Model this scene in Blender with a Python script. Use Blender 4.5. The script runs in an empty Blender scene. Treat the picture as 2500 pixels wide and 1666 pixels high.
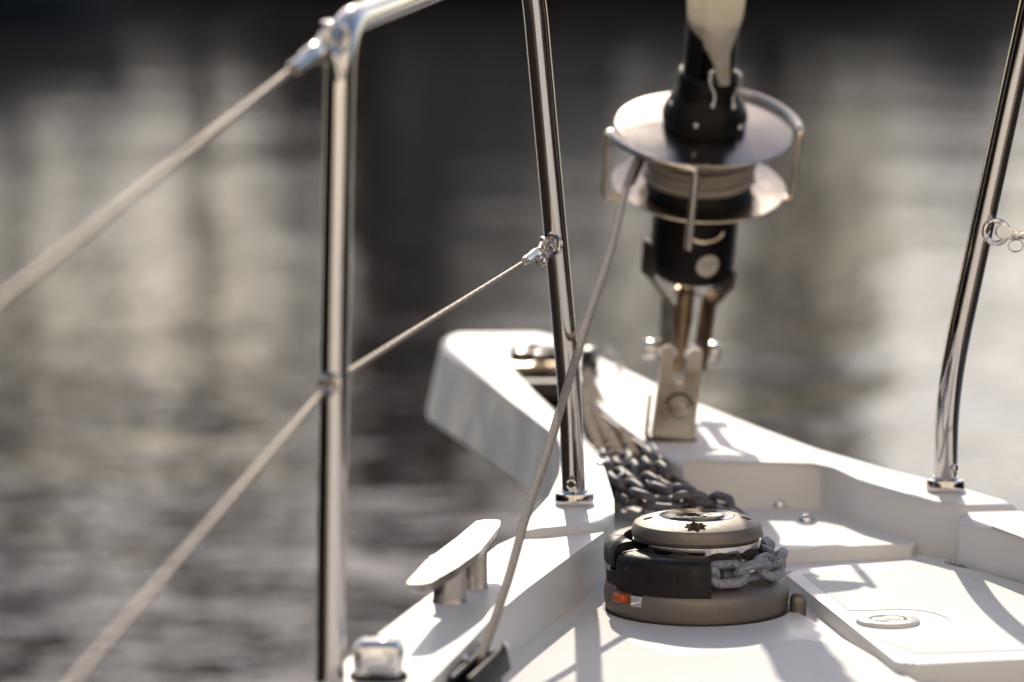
import bpy, bmesh, math, random
from mathutils import Vector, Matrix, Quaternion
random.seed(7)
R = math.radians
scene = bpy.context.scene
COL = scene.collection

# ------------------------------------------------------------------ camera
PITCH = R(7.5); CAMH = 0.83; FPX = 135/36*2500
cd = bpy.data.cameras.new('Camera'); cam = bpy.data.objects.new('Camera', cd); COL.objects.link(cam)
cam.location = (0, 0, CAMH); cam.rotation_euler = (R(90) - PITCH, 0, 0)
cd.lens = 135; cd.sensor_width = 36; cd.clip_start = 0.05; cd.clip_end = 3000
cd.dof.use_dof = True; cd.dof.focus_distance = 4.16; cd.dof.aperture_fstop = 2.95
scene.camera = cam

# ------------------------------------------------------------------ world / sun / exposure
SUN_EL = R(32); SUN_AZ = R(-2.5)          # azimuth clockwise from +Y
w = bpy.data.worlds.new("World"); scene.world = w; w.use_nodes = True
nt = w.node_tree; bg = nt.nodes['Background']
sky = nt.nodes.new('ShaderNodeTexSky'); sky.sky_type = 'NISHITA'; sky.sun_disc = False
sky.sun_elevation = SUN_EL; sky.sun_rotation = SUN_AZ
sky.air_density = 1.0; sky.dust_density = .7; sky.ozone_density = 1.0
tint = nt.nodes.new('ShaderNodeMix'); tint.data_type = 'RGBA'; tint.blend_type = 'MULTIPLY'; tint.inputs[0].default_value = 1
tint.inputs[7].default_value = (1.0, .885, .82, 1)        # warm white balance multiplied into the sky colour
nt.links.new(sky.outputs[0], tint.inputs[6]); nt.links.new(tint.outputs[2], bg.inputs[0]); bg.inputs[1].default_value = 0.125
sd = bpy.data.lights.new('Sun', 'SUN'); sun = bpy.data.objects.new('Sun', sd); COL.objects.link(sun)
sd.energy = 2.2; sd.angle = R(0.5); sd.color = (1.0, 0.90, 0.76)
to_sun = Vector((math.sin(SUN_AZ)*math.cos(SUN_EL), math.cos(SUN_AZ)*math.cos(SUN_EL), math.sin(SUN_EL)))
sun.rotation_euler = to_sun.to_track_quat('Z', 'Y').to_euler()
scene.view_settings.view_transform = 'Standard'; scene.view_settings.look = 'None'
scene.view_settings.exposure = 0.45; scene.view_settings.gamma = 1

# ------------------------------------------------------------------ helpers
def ray(px, py):
    u = (px-1250)/FPX; v = (833-py)/FPX
    return Vector((u, math.cos(PITCH)+v*math.sin(PITCH), -math.sin(PITCH)+v*math.cos(PITCH)))
def at(px, py, Y):                       # the place at distance Y ahead that is seen there
    d = ray(px, py); return Vector((0, 0, CAMH)) + d*(Y/d.y)
def onz(px, py, z):
    d = ray(px, py); return Vector((0, 0, CAMH)) + d*((z-CAMH)/d.z)
def onplane(px, py, z0, k, y0):          # plane z = z0 + k (y - y0)
    d = ray(px, py); t = (z0 - k*y0 - CAMH)/(d.z - k*d.y); return Vector((0, 0, CAMH)) + d*t

def tag(o, label, cat=None, group=None, kind=None):
    if label: o['label'] = label
    if cat: o['category'] = cat
    if group: o['group'] = group
    if kind: o['kind'] = kind
    return o
def thing(name, label, cat, loc=(0, 0, 0), group=None):
    o = bpy.data.objects.new(name, None); o.empty_display_size = .05; COL.objects.link(o); o.location = loc
    return tag(o, label, cat, group)
def obj(name, bm, mat, parent=None, smooth=35, label=None):
    bmesh.ops.recalc_face_normals(bm, faces=bm.faces)
    me = bpy.data.meshes.new(name); bm.to_mesh(me); bm.free()
    o = bpy.data.objects.new(name, me); COL.objects.link(o)
    if mat: me.materials.append(mat)
    if smooth:
        me.polygons.foreach_set('use_smooth', [True]*len(me.polygons))
        me.set_sharp_from_angle(angle=R(smooth))
    if parent:
        bpy.context.view_layer.update()
        o.parent = parent; o.matrix_parent_inverse = parent.matrix_world.inverted() if False else Matrix.Translation(-world_loc(parent))
    if smooth == 40: o.modifiers.new('weighted_normals', 'WEIGHTED_NORMAL').keep_sharp = True
    if label: o['label'] = label
    return o
def world_loc(o):
    v = Vector(o.location)
    return v if (o.parent is None or o.type == 'MESH') else v + world_loc(o.parent)

def fillet(pts, rad, n=6, closed=False):
    pts = [Vector(p) for p in pts]; out = []; N = len(pts)
    for i, p in enumerate(pts):
        if not closed and i in (0, N-1): out.append(p); continue
        a = pts[(i-1) % N]; b = pts[(i+1) % N]
        r_ = rad[i] if isinstance(rad, (list, tuple)) else rad
        da = (a-p); db = (b-p); la, lb = da.length, db.length
        if r_ <= 0 or la < 1e-9 or lb < 1e-9: out.append(p); continue
        t = min(r_, la*.48, lb*.48); p0 = p+da*(t/la); p1 = p+db*(t/lb)
        for k in range(n+1):
            s = k/n; out.append(p0*(1-s)**2 + p*2*s*(1-s) + p1*s*s)
    return out
def spline(pts, n=8):
    pts = [Vector(p) for p in pts]; out = []
    P = [pts[0]*2-pts[1]] + pts + [pts[-1]*2-pts[-2]]
    for i in range(1, len(P)-2):
        a, b, c, d = P[i-1:i+3]
        for k in range(n):
            t = k/n
            out.append(.5*((2*b)+(c-a)*t+(2*a-5*b+4*c-d)*t*t+(3*b-3*c+d-a)*t**3))
    out.append(pts[-1]); return out
def resample(pts, step):
    L = [0]
    for a, b in zip(pts, pts[1:]): L.append(L[-1]+(b-a).length)
    n = max(2, int(L[-1]/step)); out = []; j = 0
    for i in range(n+1):
        s = L[-1]*i/n
        while j < len(L)-2 and L[j+1] < s: j += 1
        t = (s-L[j])/max(1e-9, L[j+1]-L[j]); out.append(pts[j].lerp(pts[j+1], t))
    return out
def frames(pts, closed=False):
    N = len(pts); T = []
    for i in range(N):
        a = pts[(i-1) % N] if closed or i > 0 else pts[i]
        b = pts[(i+1) % N] if closed or i < N-1 else pts[i]
        T.append((b-a).normalized())
    n = T[0].orthogonal().normalized(); Ns = [n]
    for i in range(1, N):
        q = T[i-1].rotation_difference(T[i]); n = (q @ n); n = (n - T[i]*n.dot(T[i])).normalized(); Ns.append(n)
    return T, Ns
def tube(bm, pts, r, seg=16, closed=False, caps=True, mod=None, squash=None):
    pts = [Vector(p) for p in pts]; T, Ns = frames(pts, closed); rings = []; s = 0
    for i, p in enumerate(pts):
        if i: s += (p-pts[i-1]).length
        B = T[i].cross(Ns[i]); ring = []
        for k in range(seg):
            a = 2*math.pi*k/seg; rr = r[i] if isinstance(r, (list, tuple)) else r
            if mod: rr *= mod(s, a)
            ring.append(bm.verts.new(p + (Ns[i]*math.cos(a)+B*math.sin(a))*rr))
        rings.append(ring)
    M = len(rings)
    for i in range(M if closed else M-1):
        A, Bq = rings[i], rings[(i+1) % M]
        off = 0
        if closed and i == M-1:
            off = min(range(seg), key=lambda o_: (A[0].co-Bq[o_].co).length)
        for k in range(seg):
            bm.faces.new((A[k], A[(k+1) % seg], Bq[(k+1+off) % seg], Bq[(k+off) % seg]))
    if caps and not closed:
        bm.faces.new(rings[0][::-1]); bm.faces.new(rings[-1])
    return bm
def lathe(bm, prof, M=Matrix(), seg=48, shape=None, a0=0, a1=2*math.pi):
    """prof: list of (r, z). full turn unless a0/a1 given."""
    full = abs(a1-a0-2*math.pi) < 1e-6; n = seg if full else seg+1; rings = []
    for r, z in prof:
        if r < 1e-7 and full: rings.append([bm.verts.new(M @ Vector((0, 0, z)))]); continue
        ring = []
        for k in range(n):
            a = a0+(a1-a0)*k/seg; f = shape(a) if shape else 1
            ring.append(bm.verts.new(M @ Vector((r*f*math.cos(a), r*f*math.sin(a), z))))
        rings.append(ring)
    for A, B in zip(rings, rings[1:]):
        for k in range(n if full else n-1):
            a, b = A[k % len(A)], A[(k+1) % len(A)]; c, d = B[(k+1) % len(B)], B[k % len(B)]
            vs = []
            for v in (a, b, c, d):
                if v not in vs: vs.append(v)
            if len(vs) > 2: bm.faces.new(vs)
    return rings
def ringprof(bm, prof, M, a0, a1, seg=40):
    """closed cross section swept through an angle, with end caps"""
    secs = []
    for k in range(seg+1):
        a = a0+(a1-a0)*k/seg
        secs.append([bm.verts.new(M @ Vector((r*math.cos(a), r*math.sin(a), z))) for r, z in prof])
    n = len(prof)
    for A, B in zip(secs, secs[1:]):
        for k in range(n): bm.faces.new((A[k], A[(k+1) % n], B[(k+1) % n], B[k]))
    bm.faces.new(secs[0]); bm.faces.new(secs[-1][::-1])
def prism(bm, top, zb, bev=0, seg=4, bottom=None):
    """top: list of points; walls go down to height zb; top rim rounded"""
    t = [bm.verts.new(p) for p in top]
    b = [bm.verts.new((bottom[i] if bottom else Vector((p[0], p[1], zb)))) for i, p in enumerate(top)]
    n = len(t); ft = bm.faces.new(t); bm.faces.new(b[::-1])
    for i in range(n): bm.faces.new((t[i], b[i], b[(i+1) % n], t[(i+1) % n]))
    if bev:
        bmesh.ops.bevel(bm, geom=list(ft.edges), offset=bev, segments=seg, profile=.5, affect='EDGES', clamp_overlap=True)
    return bm
def box(bm, M, sx, sy, sz, bev=0, seg=2):
    g = bmesh.ops.create_cube(bm, size=1, matrix=M @ Matrix.Diagonal((sx, sy, sz, 1)))
    if bev:
        es = list({e for v in g['verts'] for e in v.link_edges})
        bmesh.ops.bevel(bm, geom=es, offset=bev, segments=seg, profile=.5, affect='EDGES', clamp_overlap=True)
    return bm
def sphere(bm, M, r, u=20, v=12):
    bmesh.ops.create_uvsphere(bm, u_segments=u, v_segments=v, radius=r, matrix=M); return bm
def axis_matrix(p, z, xhint=Vector((1, 0, 0))):
    z = Vector(z).normalized(); x = (xhint - z*xhint.dot(z)).normalized(); y = z.cross(x)
    return Matrix(((x.x, y.x, z.x, p[0]), (x.y, y.y, z.y, p[1]), (x.z, y.z, z.z, p[2]), (0, 0, 0, 1)))
def Tm(x, y, z): return Matrix.Translation((x, y, z))
def BM(): return bmesh.new()
def dome_cap(bm, p, r_, Rc, base=.003):
    pr = [(r_, -base), (r_, 0)]
    import math as _m
    a1 = _m.asin(r_/Rc)
    for k in range(1, 9):
        a = a1*(1-k/8); pr.append((Rc*_m.sin(a), Rc*_m.cos(a)-Rc*_m.cos(a1)))
    return lathe(bm, pr, Matrix.Translation(p), 28)

# ------------------------------------------------------------------ materials
def mat(name, col, rough=.5, metal=0, coat=0, noise=None, bump=None, spec=.5, rvar=None):
    """noise = (scale, colour2, lo, hi, detail); bump = (scale, strength, distance); rvar=(scale, lo, hi)"""
    m = bpy.data.materials.new(name); m.use_nodes = True; n = m.node_tree; b = n.nodes['Principled BSDF']
    b.inputs['Base Color'].default_value = (*col, 1); b.inputs['Roughness'].default_value = rough
    b.inputs['Metallic'].default_value = metal; b.inputs['Coat Weight'].default_value = coat
    b.inputs['Coat Roughness'].default_value = .08; b.inputs['Specular IOR Level'].default_value = spec
    tc = n.nodes.new('ShaderNodeTexCoord')
    def nz(sc, det=6):
        t = n.nodes.new('ShaderNodeTexNoise'); t.inputs['Scale'].default_value = sc; t.inputs['Detail'].default_value = det
        n.links.new(tc.outputs['Object'], t.inputs['Vector']); return t
    if noise:
        sc, c2, lo, hi = noise[:4]; t = nz(sc, noise[4] if len(noise) > 4 else 6)
        r_ = n.nodes.new('ShaderNodeValToRGB'); e = r_.color_ramp.elements
        e[0].position = lo; e[1].position = hi; e[0].color = (*col, 1); e[1].color = (*c2, 1)
        n.links.new(t.outputs['Fac'], r_.inputs[0]); n.links.new(r_.outputs[0], b.inputs['Base Color'])
    if rvar:
        t = nz(rvar[0]); mr = n.nodes.new('ShaderNodeMapRange')
        mr.inputs['From Min'].default_value = .35; mr.inputs['From Max'].default_value = .65
        mr.inputs['To Min'].default_value = rvar[1]; mr.inputs['To Max'].default_value = rvar[2]
        n.links.new(t.outputs['Fac'], mr.inputs['Value']); n.links.new(mr.outputs[0], b.inputs['Roughness'])
    if bump:
        t = nz(bump[0]); bp = n.nodes.new('ShaderNodeBump'); bp.inputs['Strength'].default_value = bump[1]
        bp.inputs['Distance'].default_value = bump[2]
        n.links.new(t.outputs['Fac'], bp.inputs['Height']); n.links.new(bp.outputs[0], b.inputs['Normal'])
    return m
gel = mat('gelcoat', (.82, .80, .77), .42, coat=.06, noise=(3.0, (.775, .75, .705), .4, .75), rvar=(14, .36, .5), bump=(6, .012, .01))
gel_grey = mat('gelcoat_hull', (.78, .765, .74), .2, coat=.6, bump=(3, .015, .01))
steel = mat('stainless', (.74, .70, .655), .09, 1, rvar=(60, .06, .13), bump=(900, .02, .0005))
steel_dull = mat('stainless_dull', (.68, .585, .47), .27, 1, noise=(32, (.34, .24, .15), .48, .74), bump=(300, .1, .0006))
chrome = mat('chrome', (.80, .79, .78), .04, 1)
alu = mat('cast_alloy', (.54, .51, .475), .44, 1, noise=(25, (.40, .345, .29), .45, .75), bump=(420, .25, .0006), rvar=(80, .28, .46))
drumsteel = mat('drum_steel', (.46, .405, .345), .2, 1, bump=(700, .05, .0003), rvar=(30, .17, .25))
taupe = mat('anodised_taupe', (.24, .206, .175), .43, .8, bump=(1900, .22, .0004), rvar=(120, .42, .55))
black = mat('black_plastic', (.008, .0065, .006), .45, spec=.22, rvar=(30, .38, .55))
scuffed = mat('scuffed_black_plastic', (.013, .0105, .0095), .42, spec=.32, noise=(95, (.22, .21, .2), .64, .76, 9), rvar=(50, .33, .6), bump=(200, .1, .0006))
rubber = mat('black_rubber', (.02, .018, .017), .6)
galv = mat('galvanised_chain', (.33, .335, .36), .58, .3, noise=(420, (.075, .075, .08), .5, .66, 6), bump=(420, .5, .0012), rvar=(150, .45, .75))
galv_dark = mat('weathered_chain', (.15, .147, .152), .5, .45, noise=(110, (.075, .045, .03), .45, .66, 8), bump=(300, .5, .0012))
ropemat = mat('braided_rope', (.46, .40, .335), .85, noise=(700, (.24, .205, .17), .42, .62, 3), bump=(900, .5, .0008))
rope_old = mat('old_rope', (.36, .285, .21), .9, noise=(200, (.13, .09, .06), .4, .65), bump=(500, .6, .002))
wiremat = mat('wire_rope', (.36, .31, .265), .55, .8, noise=(500, (.2, .17, .14), .45, .6), bump=(1500, .3, .0004))
canvas = mat('sail_cloth', (.90, .86, .79), .85, noise=(32, (.68, .59, .47), .55, .72), bump=(28, 1.0, .02))
_n = canvas.node_tree; _t = _n.nodes.new('ShaderNodeBsdfTranslucent'); _t.inputs[0].default_value = (.88, .79, .64, 1); _m = _n.nodes.new('ShaderNodeMixShader'); _m.inputs[0].default_value = .6
_n.links.new(_n.nodes['Principled BSDF'].outputs[0], _m.inputs[1]); _n.links.new(_t.outputs[0], _m.inputs[2]); _n.links.new(_m.outputs[0], _n.nodes['Material Output'].inputs[0])
housing_dark = mat('housing_dark', (.045, .028, .018), .7, spec=.15)
orange = mat('orange_plastic', (.52, .085, .012), .3, coat=.3, noise=(160, (.7, .6, .5), .68, .74))
rodsteel = mat('rod_steel', (.86, .74, .60), .16, 1, rvar=(60, .12, .22))
strapsteel = mat('strap_steel', (.34, .29, .24), .3, 1, noise=(50, (.2, .16, .12), .4, .7))
brass = mat('bronze', (.34, .24, .14), .33, 1, noise=(60, (.2, .13, .07), .4, .7))
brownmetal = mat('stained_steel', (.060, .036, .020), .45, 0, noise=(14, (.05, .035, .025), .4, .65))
inkblue = mat('blue_ink', (.05, .09, .25), .5)
stickerm = mat('sticker_paper', (.62, .57, .48), .5)

def nonskid_mat(name, ang, period, c=(.77, .755, .725)):
    m = bpy.data.materials.new(name); m.use_nodes = True; n = m.node_tree; b = n.nodes['Principled BSDF']
    b.inputs['Base Color'].default_value = (*c, 1); b.inputs['Roughness'].default_value = .5
    tc = n.nodes.new('ShaderNodeTexCoord'); mp = n.nodes.new('ShaderNodeMapping'); mp.inputs['Rotation'].default_value = (0, 0, ang)
    n.links.new(tc.outputs['Object'], mp.inputs[0])
    wv = n.nodes.new('ShaderNodeTexWave'); wv.wave_type = 'BANDS'; wv.bands_direction = 'X'
    wv.inputs['Scale'].default_value = math.pi/10/period*1.0
    n.links.new(mp.outputs[0], wv.inputs[0])
    bp = n.nodes.new('ShaderNodeBump'); bp.inputs['Strength'].default_value = .9; bp.inputs['Distance'].default_value = .0011
    n.links.new(wv.outputs['Fac'], bp.inputs['Height']); n.links.new(bp.outputs[0], b.inputs['Normal'])
    return m
ribA = nonskid_mat('nonskid_ribs', R(-23.5), .0058)
ribB = nonskid_mat('nonskid_ribs_lid', R(-23.5), .0058)

# ------------------------------------------------------------------ water and the far side of the harbour
WZ = -1.25
def make_water():
    m = bpy.data.materials.new('water'); m.use_nodes = True; n = m.node_tree; b = n.nodes['Principled BSDF']
    b.inputs['Base Color'].default_value = (.030, .024, .021, 1); b.inputs['Roughness'].default_value = .06; b.inputs['IOR'].default_value = 1.333
    tc = n.nodes.new('ShaderNodeTexCoord'); prev = None
    for sc, dist, sx in ((.55, .075, .8), (2.0, .018, .85), (8.0, .006, .85)):
        mp = n.nodes.new('ShaderNodeMapping'); mp.inputs['Scale'].default_value = (sc*sx, sc, sc)
        n.links.new(tc.outputs['Object'], mp.inputs[0])
        t = n.nodes.new('ShaderNodeTexNoise'); t.inputs['Scale'].default_value = 1; t.inputs['Detail'].default_value = 3
        n.links.new(mp.outputs[0], t.inputs['Vector'])
        bp = n.nodes.new('ShaderNodeBump'); bp.inputs['Strength'].default_value = .75; bp.inputs['Distance'].default_value = dist
        n.links.new(t.outputs['Fac'], bp.inputs['Height'])
        if prev: n.links.new(prev.outputs[0], bp.inputs['Normal'])
        prev = bp
    n.links.new(prev.outputs[0], b.inputs['Normal'])
    bm = BM(); vs = [bm.verts.new((x, y, WZ)) for x, y in ((-900, -300), (900, -300), (900, 1500), (-900, 1500))]; bm.faces.new(vs)
    tag(obj('water', bm, m, smooth=0), 'grey rippled harbour water', kind='structure')
make_water()

def darkmat(name, c, r_=.5): return mat(name, c, r_, noise=(.6, tuple(x*.7 for x in c), .35, .7))
hull_navy = darkmat('navy_hull', (.018, .02, .035), .35)
hull_black = darkmat('black_hull', (.018, .013, .011), .4)
hull_white = darkmat('white_hull', (.7, .69, .66), .35)
tarred = darkmat('tarred_wood', (.03, .021, .016), .8)
glass_dark = mat('dark_glass', (.02, .022, .025), .08)
def moored_boat(label, x, y, length, height, beam, hm, cabin, rot=0):
    """hull with flared bow, deck, cabin with windows, mast"""
    t = thing('moored_boat', label, 'boat', (x, y, WZ), 'boats moored across the harbour')
    Mz = Tm(x, y, WZ) @ Matrix.Rotation(rot, 4, 'Z')
    bm = BM(); secs = []
    for i in range(13):
        s = i/12; px_ = (s-.5)*length; wd = beam*.5*(1-max(0, (s-.55)/.45)**2.2)*.98+.03; sh = height*(1+.18*s*s)
        sec = []
        for q in (-1, 1):
            for (f, h) in ((.55, -.3), (.82, .25*sh), (.96, .7*sh), (1.0, sh)):
                sec.append(Vector((px_+ (h/sh)*.06*length*max(0, s-.5), q*wd*f, h)))
        secs.append([bm.verts.new(Mz @ v) for v in (sec[3], sec[2], sec[1], sec[0], sec[4], sec[5], sec[6], sec[7])])
    for A, B in zip(secs, secs[1:]):
        for k in range(8): bm.faces.new((A[k], A[(k+1) % 8], B[(k+1) % 8], B[k]))
    bm.faces.new(secs[0]); bm.faces.new(secs[-1][::-1])
    obj('hull', bm, hm, t, 40)
    if cabin:
        bm = BM(); box(bm, Mz @ Tm(-length*.08, 0, height*1.0+cabin*.5), length*.5, beam*.62, cabin, .12, 3); c = obj('cabin', bm, hull_white if cabin < 1.2 else hm, t)
        bm = BM()
        for k in range(4):
            box(bm, Mz @ Tm(-length*.08+(k-1.5)*length*.11, -beam*.31-.01, height+cabin*.55), length*.08, .03, cabin*.35, .01, 1)
        obj('window', bm, glass_dark, t)
    return t
# tarred sheds added off-frame, heights set for dark reflections in the water
SHED = ((-3.7, -2.7, 4.7), (-2.7, -1.2, 6.2), (-1.2, .4, 5.4), (.4, 1.7, 4.6), (1.7, 4.4, 3.4), (4.4, 6.4, 2.7), (6.4, 7.6, 3.6), (7.6, 13, 2.8), (-4.2, -3.7, 3.6), (-6.3, -4.2, 2.9), (-6.9, -6.3, 3.6), (-9, -6.9, 3.3), (-14, -9, 4))
def reflected_sheds():
    t = thing('reflected_sheds', 'dark tarred sheds added off-frame across the water for their reflection', 'building', (2, 62, WZ))
    bm = BM()
    for (x0, x1, h) in SHED:
        box(bm, Tm((x0+x1)/2, 62+random.random()*.4, WZ+h/2), (x1-x0)-.02, 5, h)
    obj('wall', bm, tarred, t)
    bm = BM()
    bm.free()
    for (x0, x1, h) in SHED:
        bm = BM(); xm = (x0+x1)/2; ww = (x1-x0)/2
        vs = [bm.verts.new((xm+a*ww*1.03, 62+b*2.8, WZ+h+c)) for b in (-1, 1) for a, c in ((-1, .01), (0, .35), (1, .01))]
        bm.faces.new(vs[:3]); bm.faces.new(vs[3:]); bm.faces.new((vs[0], vs[1], vs[4], vs[3])); bm.faces.new((vs[1], vs[2], vs[5], vs[4])); bm.faces.new((vs[0], vs[2], vs[5], vs[3]))
        obj('roof', bm, hull_black, t)
    for k in range(7):
        bm = BM(); box(bm, Tm(-5.6+k*2.2, 59.3, WZ+.9), 1.2, .1, 1.2); obj('door', bm, hull_black, t)
reflected_sheds()
def pine(label, x, y, h, rad, zb):  # added out of view, crowns darken the sky reflected in the water
    """umbrella pine: leaning trunk, forked limbs and a flat crown of needle clumps"""
    t = thing('reflected_pine', label, 'tree', (x, y, WZ), 'added umbrella pines reflected in the water')
    bm = BM(); lean = random.uniform(-.5, .5); fork = Vector((x+lean*.6, y, WZ+zb*.78))
    tube(bm, spline([Vector((x, y, WZ)), Vector((x+lean*.2, y, WZ+zb*.4)), fork], 6), [.26-.12*k/12 for k in range(13)], 10)
    for k in range(5):
        a = 2*math.pi*k/5+.4; e = Vector((x+lean+math.cos(a)*rad*.6, y+math.sin(a)*rad*.6, WZ+zb+.5)); tube(bm, [fork, fork.lerp(e, .5)+Vector((0, 0, -.2)), e], [.12, .09, .05], 7)
    obj('trunk', bm, bark, t)
    bm = BM()
    for k in range(1500):
        a = random.uniform(0, 2*math.pi); r_ = rad*math.sqrt(random.random()); dome_ = math.sqrt(max(0, 1-(r_/rad)**2))
        z = zb+(h-zb)*random.random()*(.25+.75*dome_)+.5*math.sin(3*a+x)
        c = Vector((x+lean+math.cos(a)*r_, y+math.sin(a)*r_, WZ+z)); q = Quaternion((random.gauss(0, 1), random.gauss(0, 1), random.gauss(0, 1), random.gauss(0, 1))).normalized(); sz = random.uniform(.25, .55)
        vs = [bm.verts.new(c+q @ Vector(p)*sz) for p in ((-1, -.35, 0), (.1, -.6, .15), (1, 0, 0), (.1, .6, -.15))]; bm.faces.new(vs)
    obj('crown', bm, needles, t, 0)
bark = darkmat('pine_bark', (.06, .04, .03), .9); needles = darkmat('pine_needles', (.028, .034, .016), .8)
for k, (x, h, rad, zb, lab) in enumerate(((-12.6, 13, 2.4, 7.2, 'added off-frame umbrella pine, leftmost of the reflected row'), (-8.6, 13.5, 2.3, 7.0, 'added off-frame umbrella pine, second in the reflected row'), (-5.4, 12.5, 2.2, 7.3, 'added off-frame broad umbrella pine over the gap between the left sheds'), (-1.2, 13, 2.4, 8.0, 'added off-frame umbrella pine rising behind the tallest shed'), (2.6, 12, 2.2, 7.4, 'added off-frame umbrella pine right of the tallest shed'), (5.4, 11.5, 1.3, 5.4, 'added off-frame slim umbrella pine beside the gap on the right of the sheds'), (12.2, 12.5, 2.2, 5.6, 'added off-frame umbrella pine, rightmost of the reflected row'))):
    pine(lab, x, 67+k % 2, h, rad, zb)
# harbour front added behind the camera to bounce warm fill onto shaded faces
def fill_house():
    t = thing('fill_house', 'long cream house added off-frame behind the yacht, bouncing sunlight as fill', 'building', (4, -9, WZ))
    bm = BM(); box(bm, Tm(4, -12, WZ+8.5), 46, 6, 17, .05, 1); obj('wall', bm, mat('cream_render', (.86, .79, .69), .8, noise=(.4, (.80, .72, .61), .4, .7)), t)
    for r_ in range(3):
        for k in range(8):
            bm = BM(); box(bm, Tm(-16+k*5, -8.98, WZ+4+r_*4.2), 1.1, .1, 1.7); obj('window', bm, glass_dark, t)
fill_house()
bm = BM(); box(bm, Tm(4, -11, WZ+.35), 120, 9, 1.3, .03, 1); tag(obj('quay', bm, mat('quay_stone', (.66, .61, .54), .85, noise=(1.2, (.55, .50, .44), .4, .65)), None), 'off-frame stone quay behind the yacht, paled for its reflection in the tubes', kind='structure')  # off-frame, stone paled to brighten the stripe reflected in the tubes
# wooded ridge added off-frame to darken the reflections in the water
bm = BM(); prev = None
for k in range(121):
    x = -60+k; hgt_ = 5.2+.8*math.sin(x*.11)+.5*math.sin(x*.37+1)+.3*math.sin(x*.9+2)+random.uniform(-.2, .2)
    cur = [bm.verts.new((x, 95, WZ-.2)), bm.verts.new((x, 104, WZ+hgt_*.7)), bm.verts.new((x, 116, WZ+hgt_)), bm.verts.new((x, 150, WZ+hgt_*.6))]
    if prev:
        for q in range(3): bm.faces.new((prev[q], cur[q], cur[q+1], prev[q+1]))
    prev = cur
tag(obj('reflected_hills', bm, darkmat('wooded_ridge', (.03, .034, .02), .9), None, 60), 'dark wooded ridge added off-frame for its reflection in the water', kind='structure')
moored_boat('long black-hulled boat lying across the middle of the harbour', 1.6, 54, 10, 1.5, 3.0, hull_black, .6)
moored_boat('navy-hulled boat at the upper left edge of the picture', -6.3, 44, 3.6, 1.5, 1.6, hull_navy, .5)
moored_boat('big black-hulled barge added off-frame on the left to darken the tube reflections', -11, 0, 34, 3.6, 6, hull_black, 2.2, R(90))  # added out of view to give the stainless tubes a dark left edge
moored_boat('big navy-hulled barge added off-frame on the right for the tube reflections', 16, 2, 34, 3.0, 6, hull_navy, 2.0, R(90))  # added out of view as a dark reflection on the right

# ------------------------------------------------------------------ the yacht
yacht = thing('sailing_yacht', 'white sailing yacht whose bow fills the foreground, with a moulded bowsprit platform', 'sailboat', (0, 4, 0))
ZK = .025
def top(px, py): return onplane(px, py, .07, ZK, 4.3)
outer_l = [(1262, 1296), (1296, 1260), (1340, 1212), (1366, 1158), (1373, 1105), (1362, 1068), (1241, 973), (1084, 845), (1082, 822), (1112, 811)]
outer_r = [(1318, 810), (1352, 822), (1392, 842), (1700, 985), (1867, 1050), (1996, 1097), (2083, 1129), (2173, 1148), (2260, 1168), (2354, 1193), (2462, 1217), (2486, 1231)]
inner = [(2347, 1236), (2285, 1224), (2180, 1200), (2090, 1168), (2035, 1142), (2003, 1128), (1980, 1127), (1668, 1127), (1640, 1121), (1585, 1087), (1516, 1035), (1458, 987), (1420, 938), (1390, 892),
         (1235, 892), (1230, 900), (1351, 1008), (1427, 1080), (1463, 1118), (1476, 1145), (1499, 1221), (1500, 1252), (1486, 1271), (1455, 1277), (1330, 1289)]
tp_ = [top(*p) for p in outer_l+outer_r+inner]
flare = {(1084, 845): -.024, (1082, 822): -.024, (1112, 811): -.012, (1241, 973): -.010}
bt_ = [Vector((q.x+flare.get(p, 0), q.y, -.012 if p not in flare else -.006)) for p, q in zip(outer_l+outer_r+inner, tp_)]
bm = BM(); prism(bm, tp_, -.012, .011, 5, bottom=bt_)
obj('bow_platform', bm, gel, yacht, 40)
# floor of the anchor well (raised panel) and its front lip
wellz = .021
bm = BM()
wl = [onz(1490, 1350, wellz), onz(1490, 1225, wellz), onz(2010, 1225, wellz), onz(2040, 1232, wellz), onz(2140, 1268, wellz), onz(2215, 1300, wellz), onz(2245, 1318, wellz), onz(2225, 1328, wellz), onz(2080, 1334, wellz), onz(1850, 1344, wellz), onz(1640, 1349, wellz), onz(1540, 1346, wellz)]
prism(bm, wl, -.02, .006, 4); obj('anchor_well_floor', bm, gel, yacht, 40)
bm = BM(); sz = .005
prism(bm, [onz(x, y, sz) for x, y in ((1845, 1338), (2300, 1328), (2440, 1388), (2330, 1384), (1915, 1396))], -.03, .002, 2); obj('lid_surround', bm, gel, yacht, 40)
bm = BM(); gz = -.007
prism(bm, [onz(x, y, gz) for x, y in ((1880, 1400), (1990, 1400), (2330, 1700), (2180, 1690), (2040, 1575), (1900, 1490))], -.03); obj('gutter', bm, gel, yacht)
# chain channel floor
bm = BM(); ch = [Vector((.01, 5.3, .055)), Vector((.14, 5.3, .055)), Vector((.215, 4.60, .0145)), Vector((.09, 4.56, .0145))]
prism(bm, [Vector((p.x, p.y, p.z)) for p in ch], -.01); obj('chain_channel', bm, brownmetal, yacht)
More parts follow.
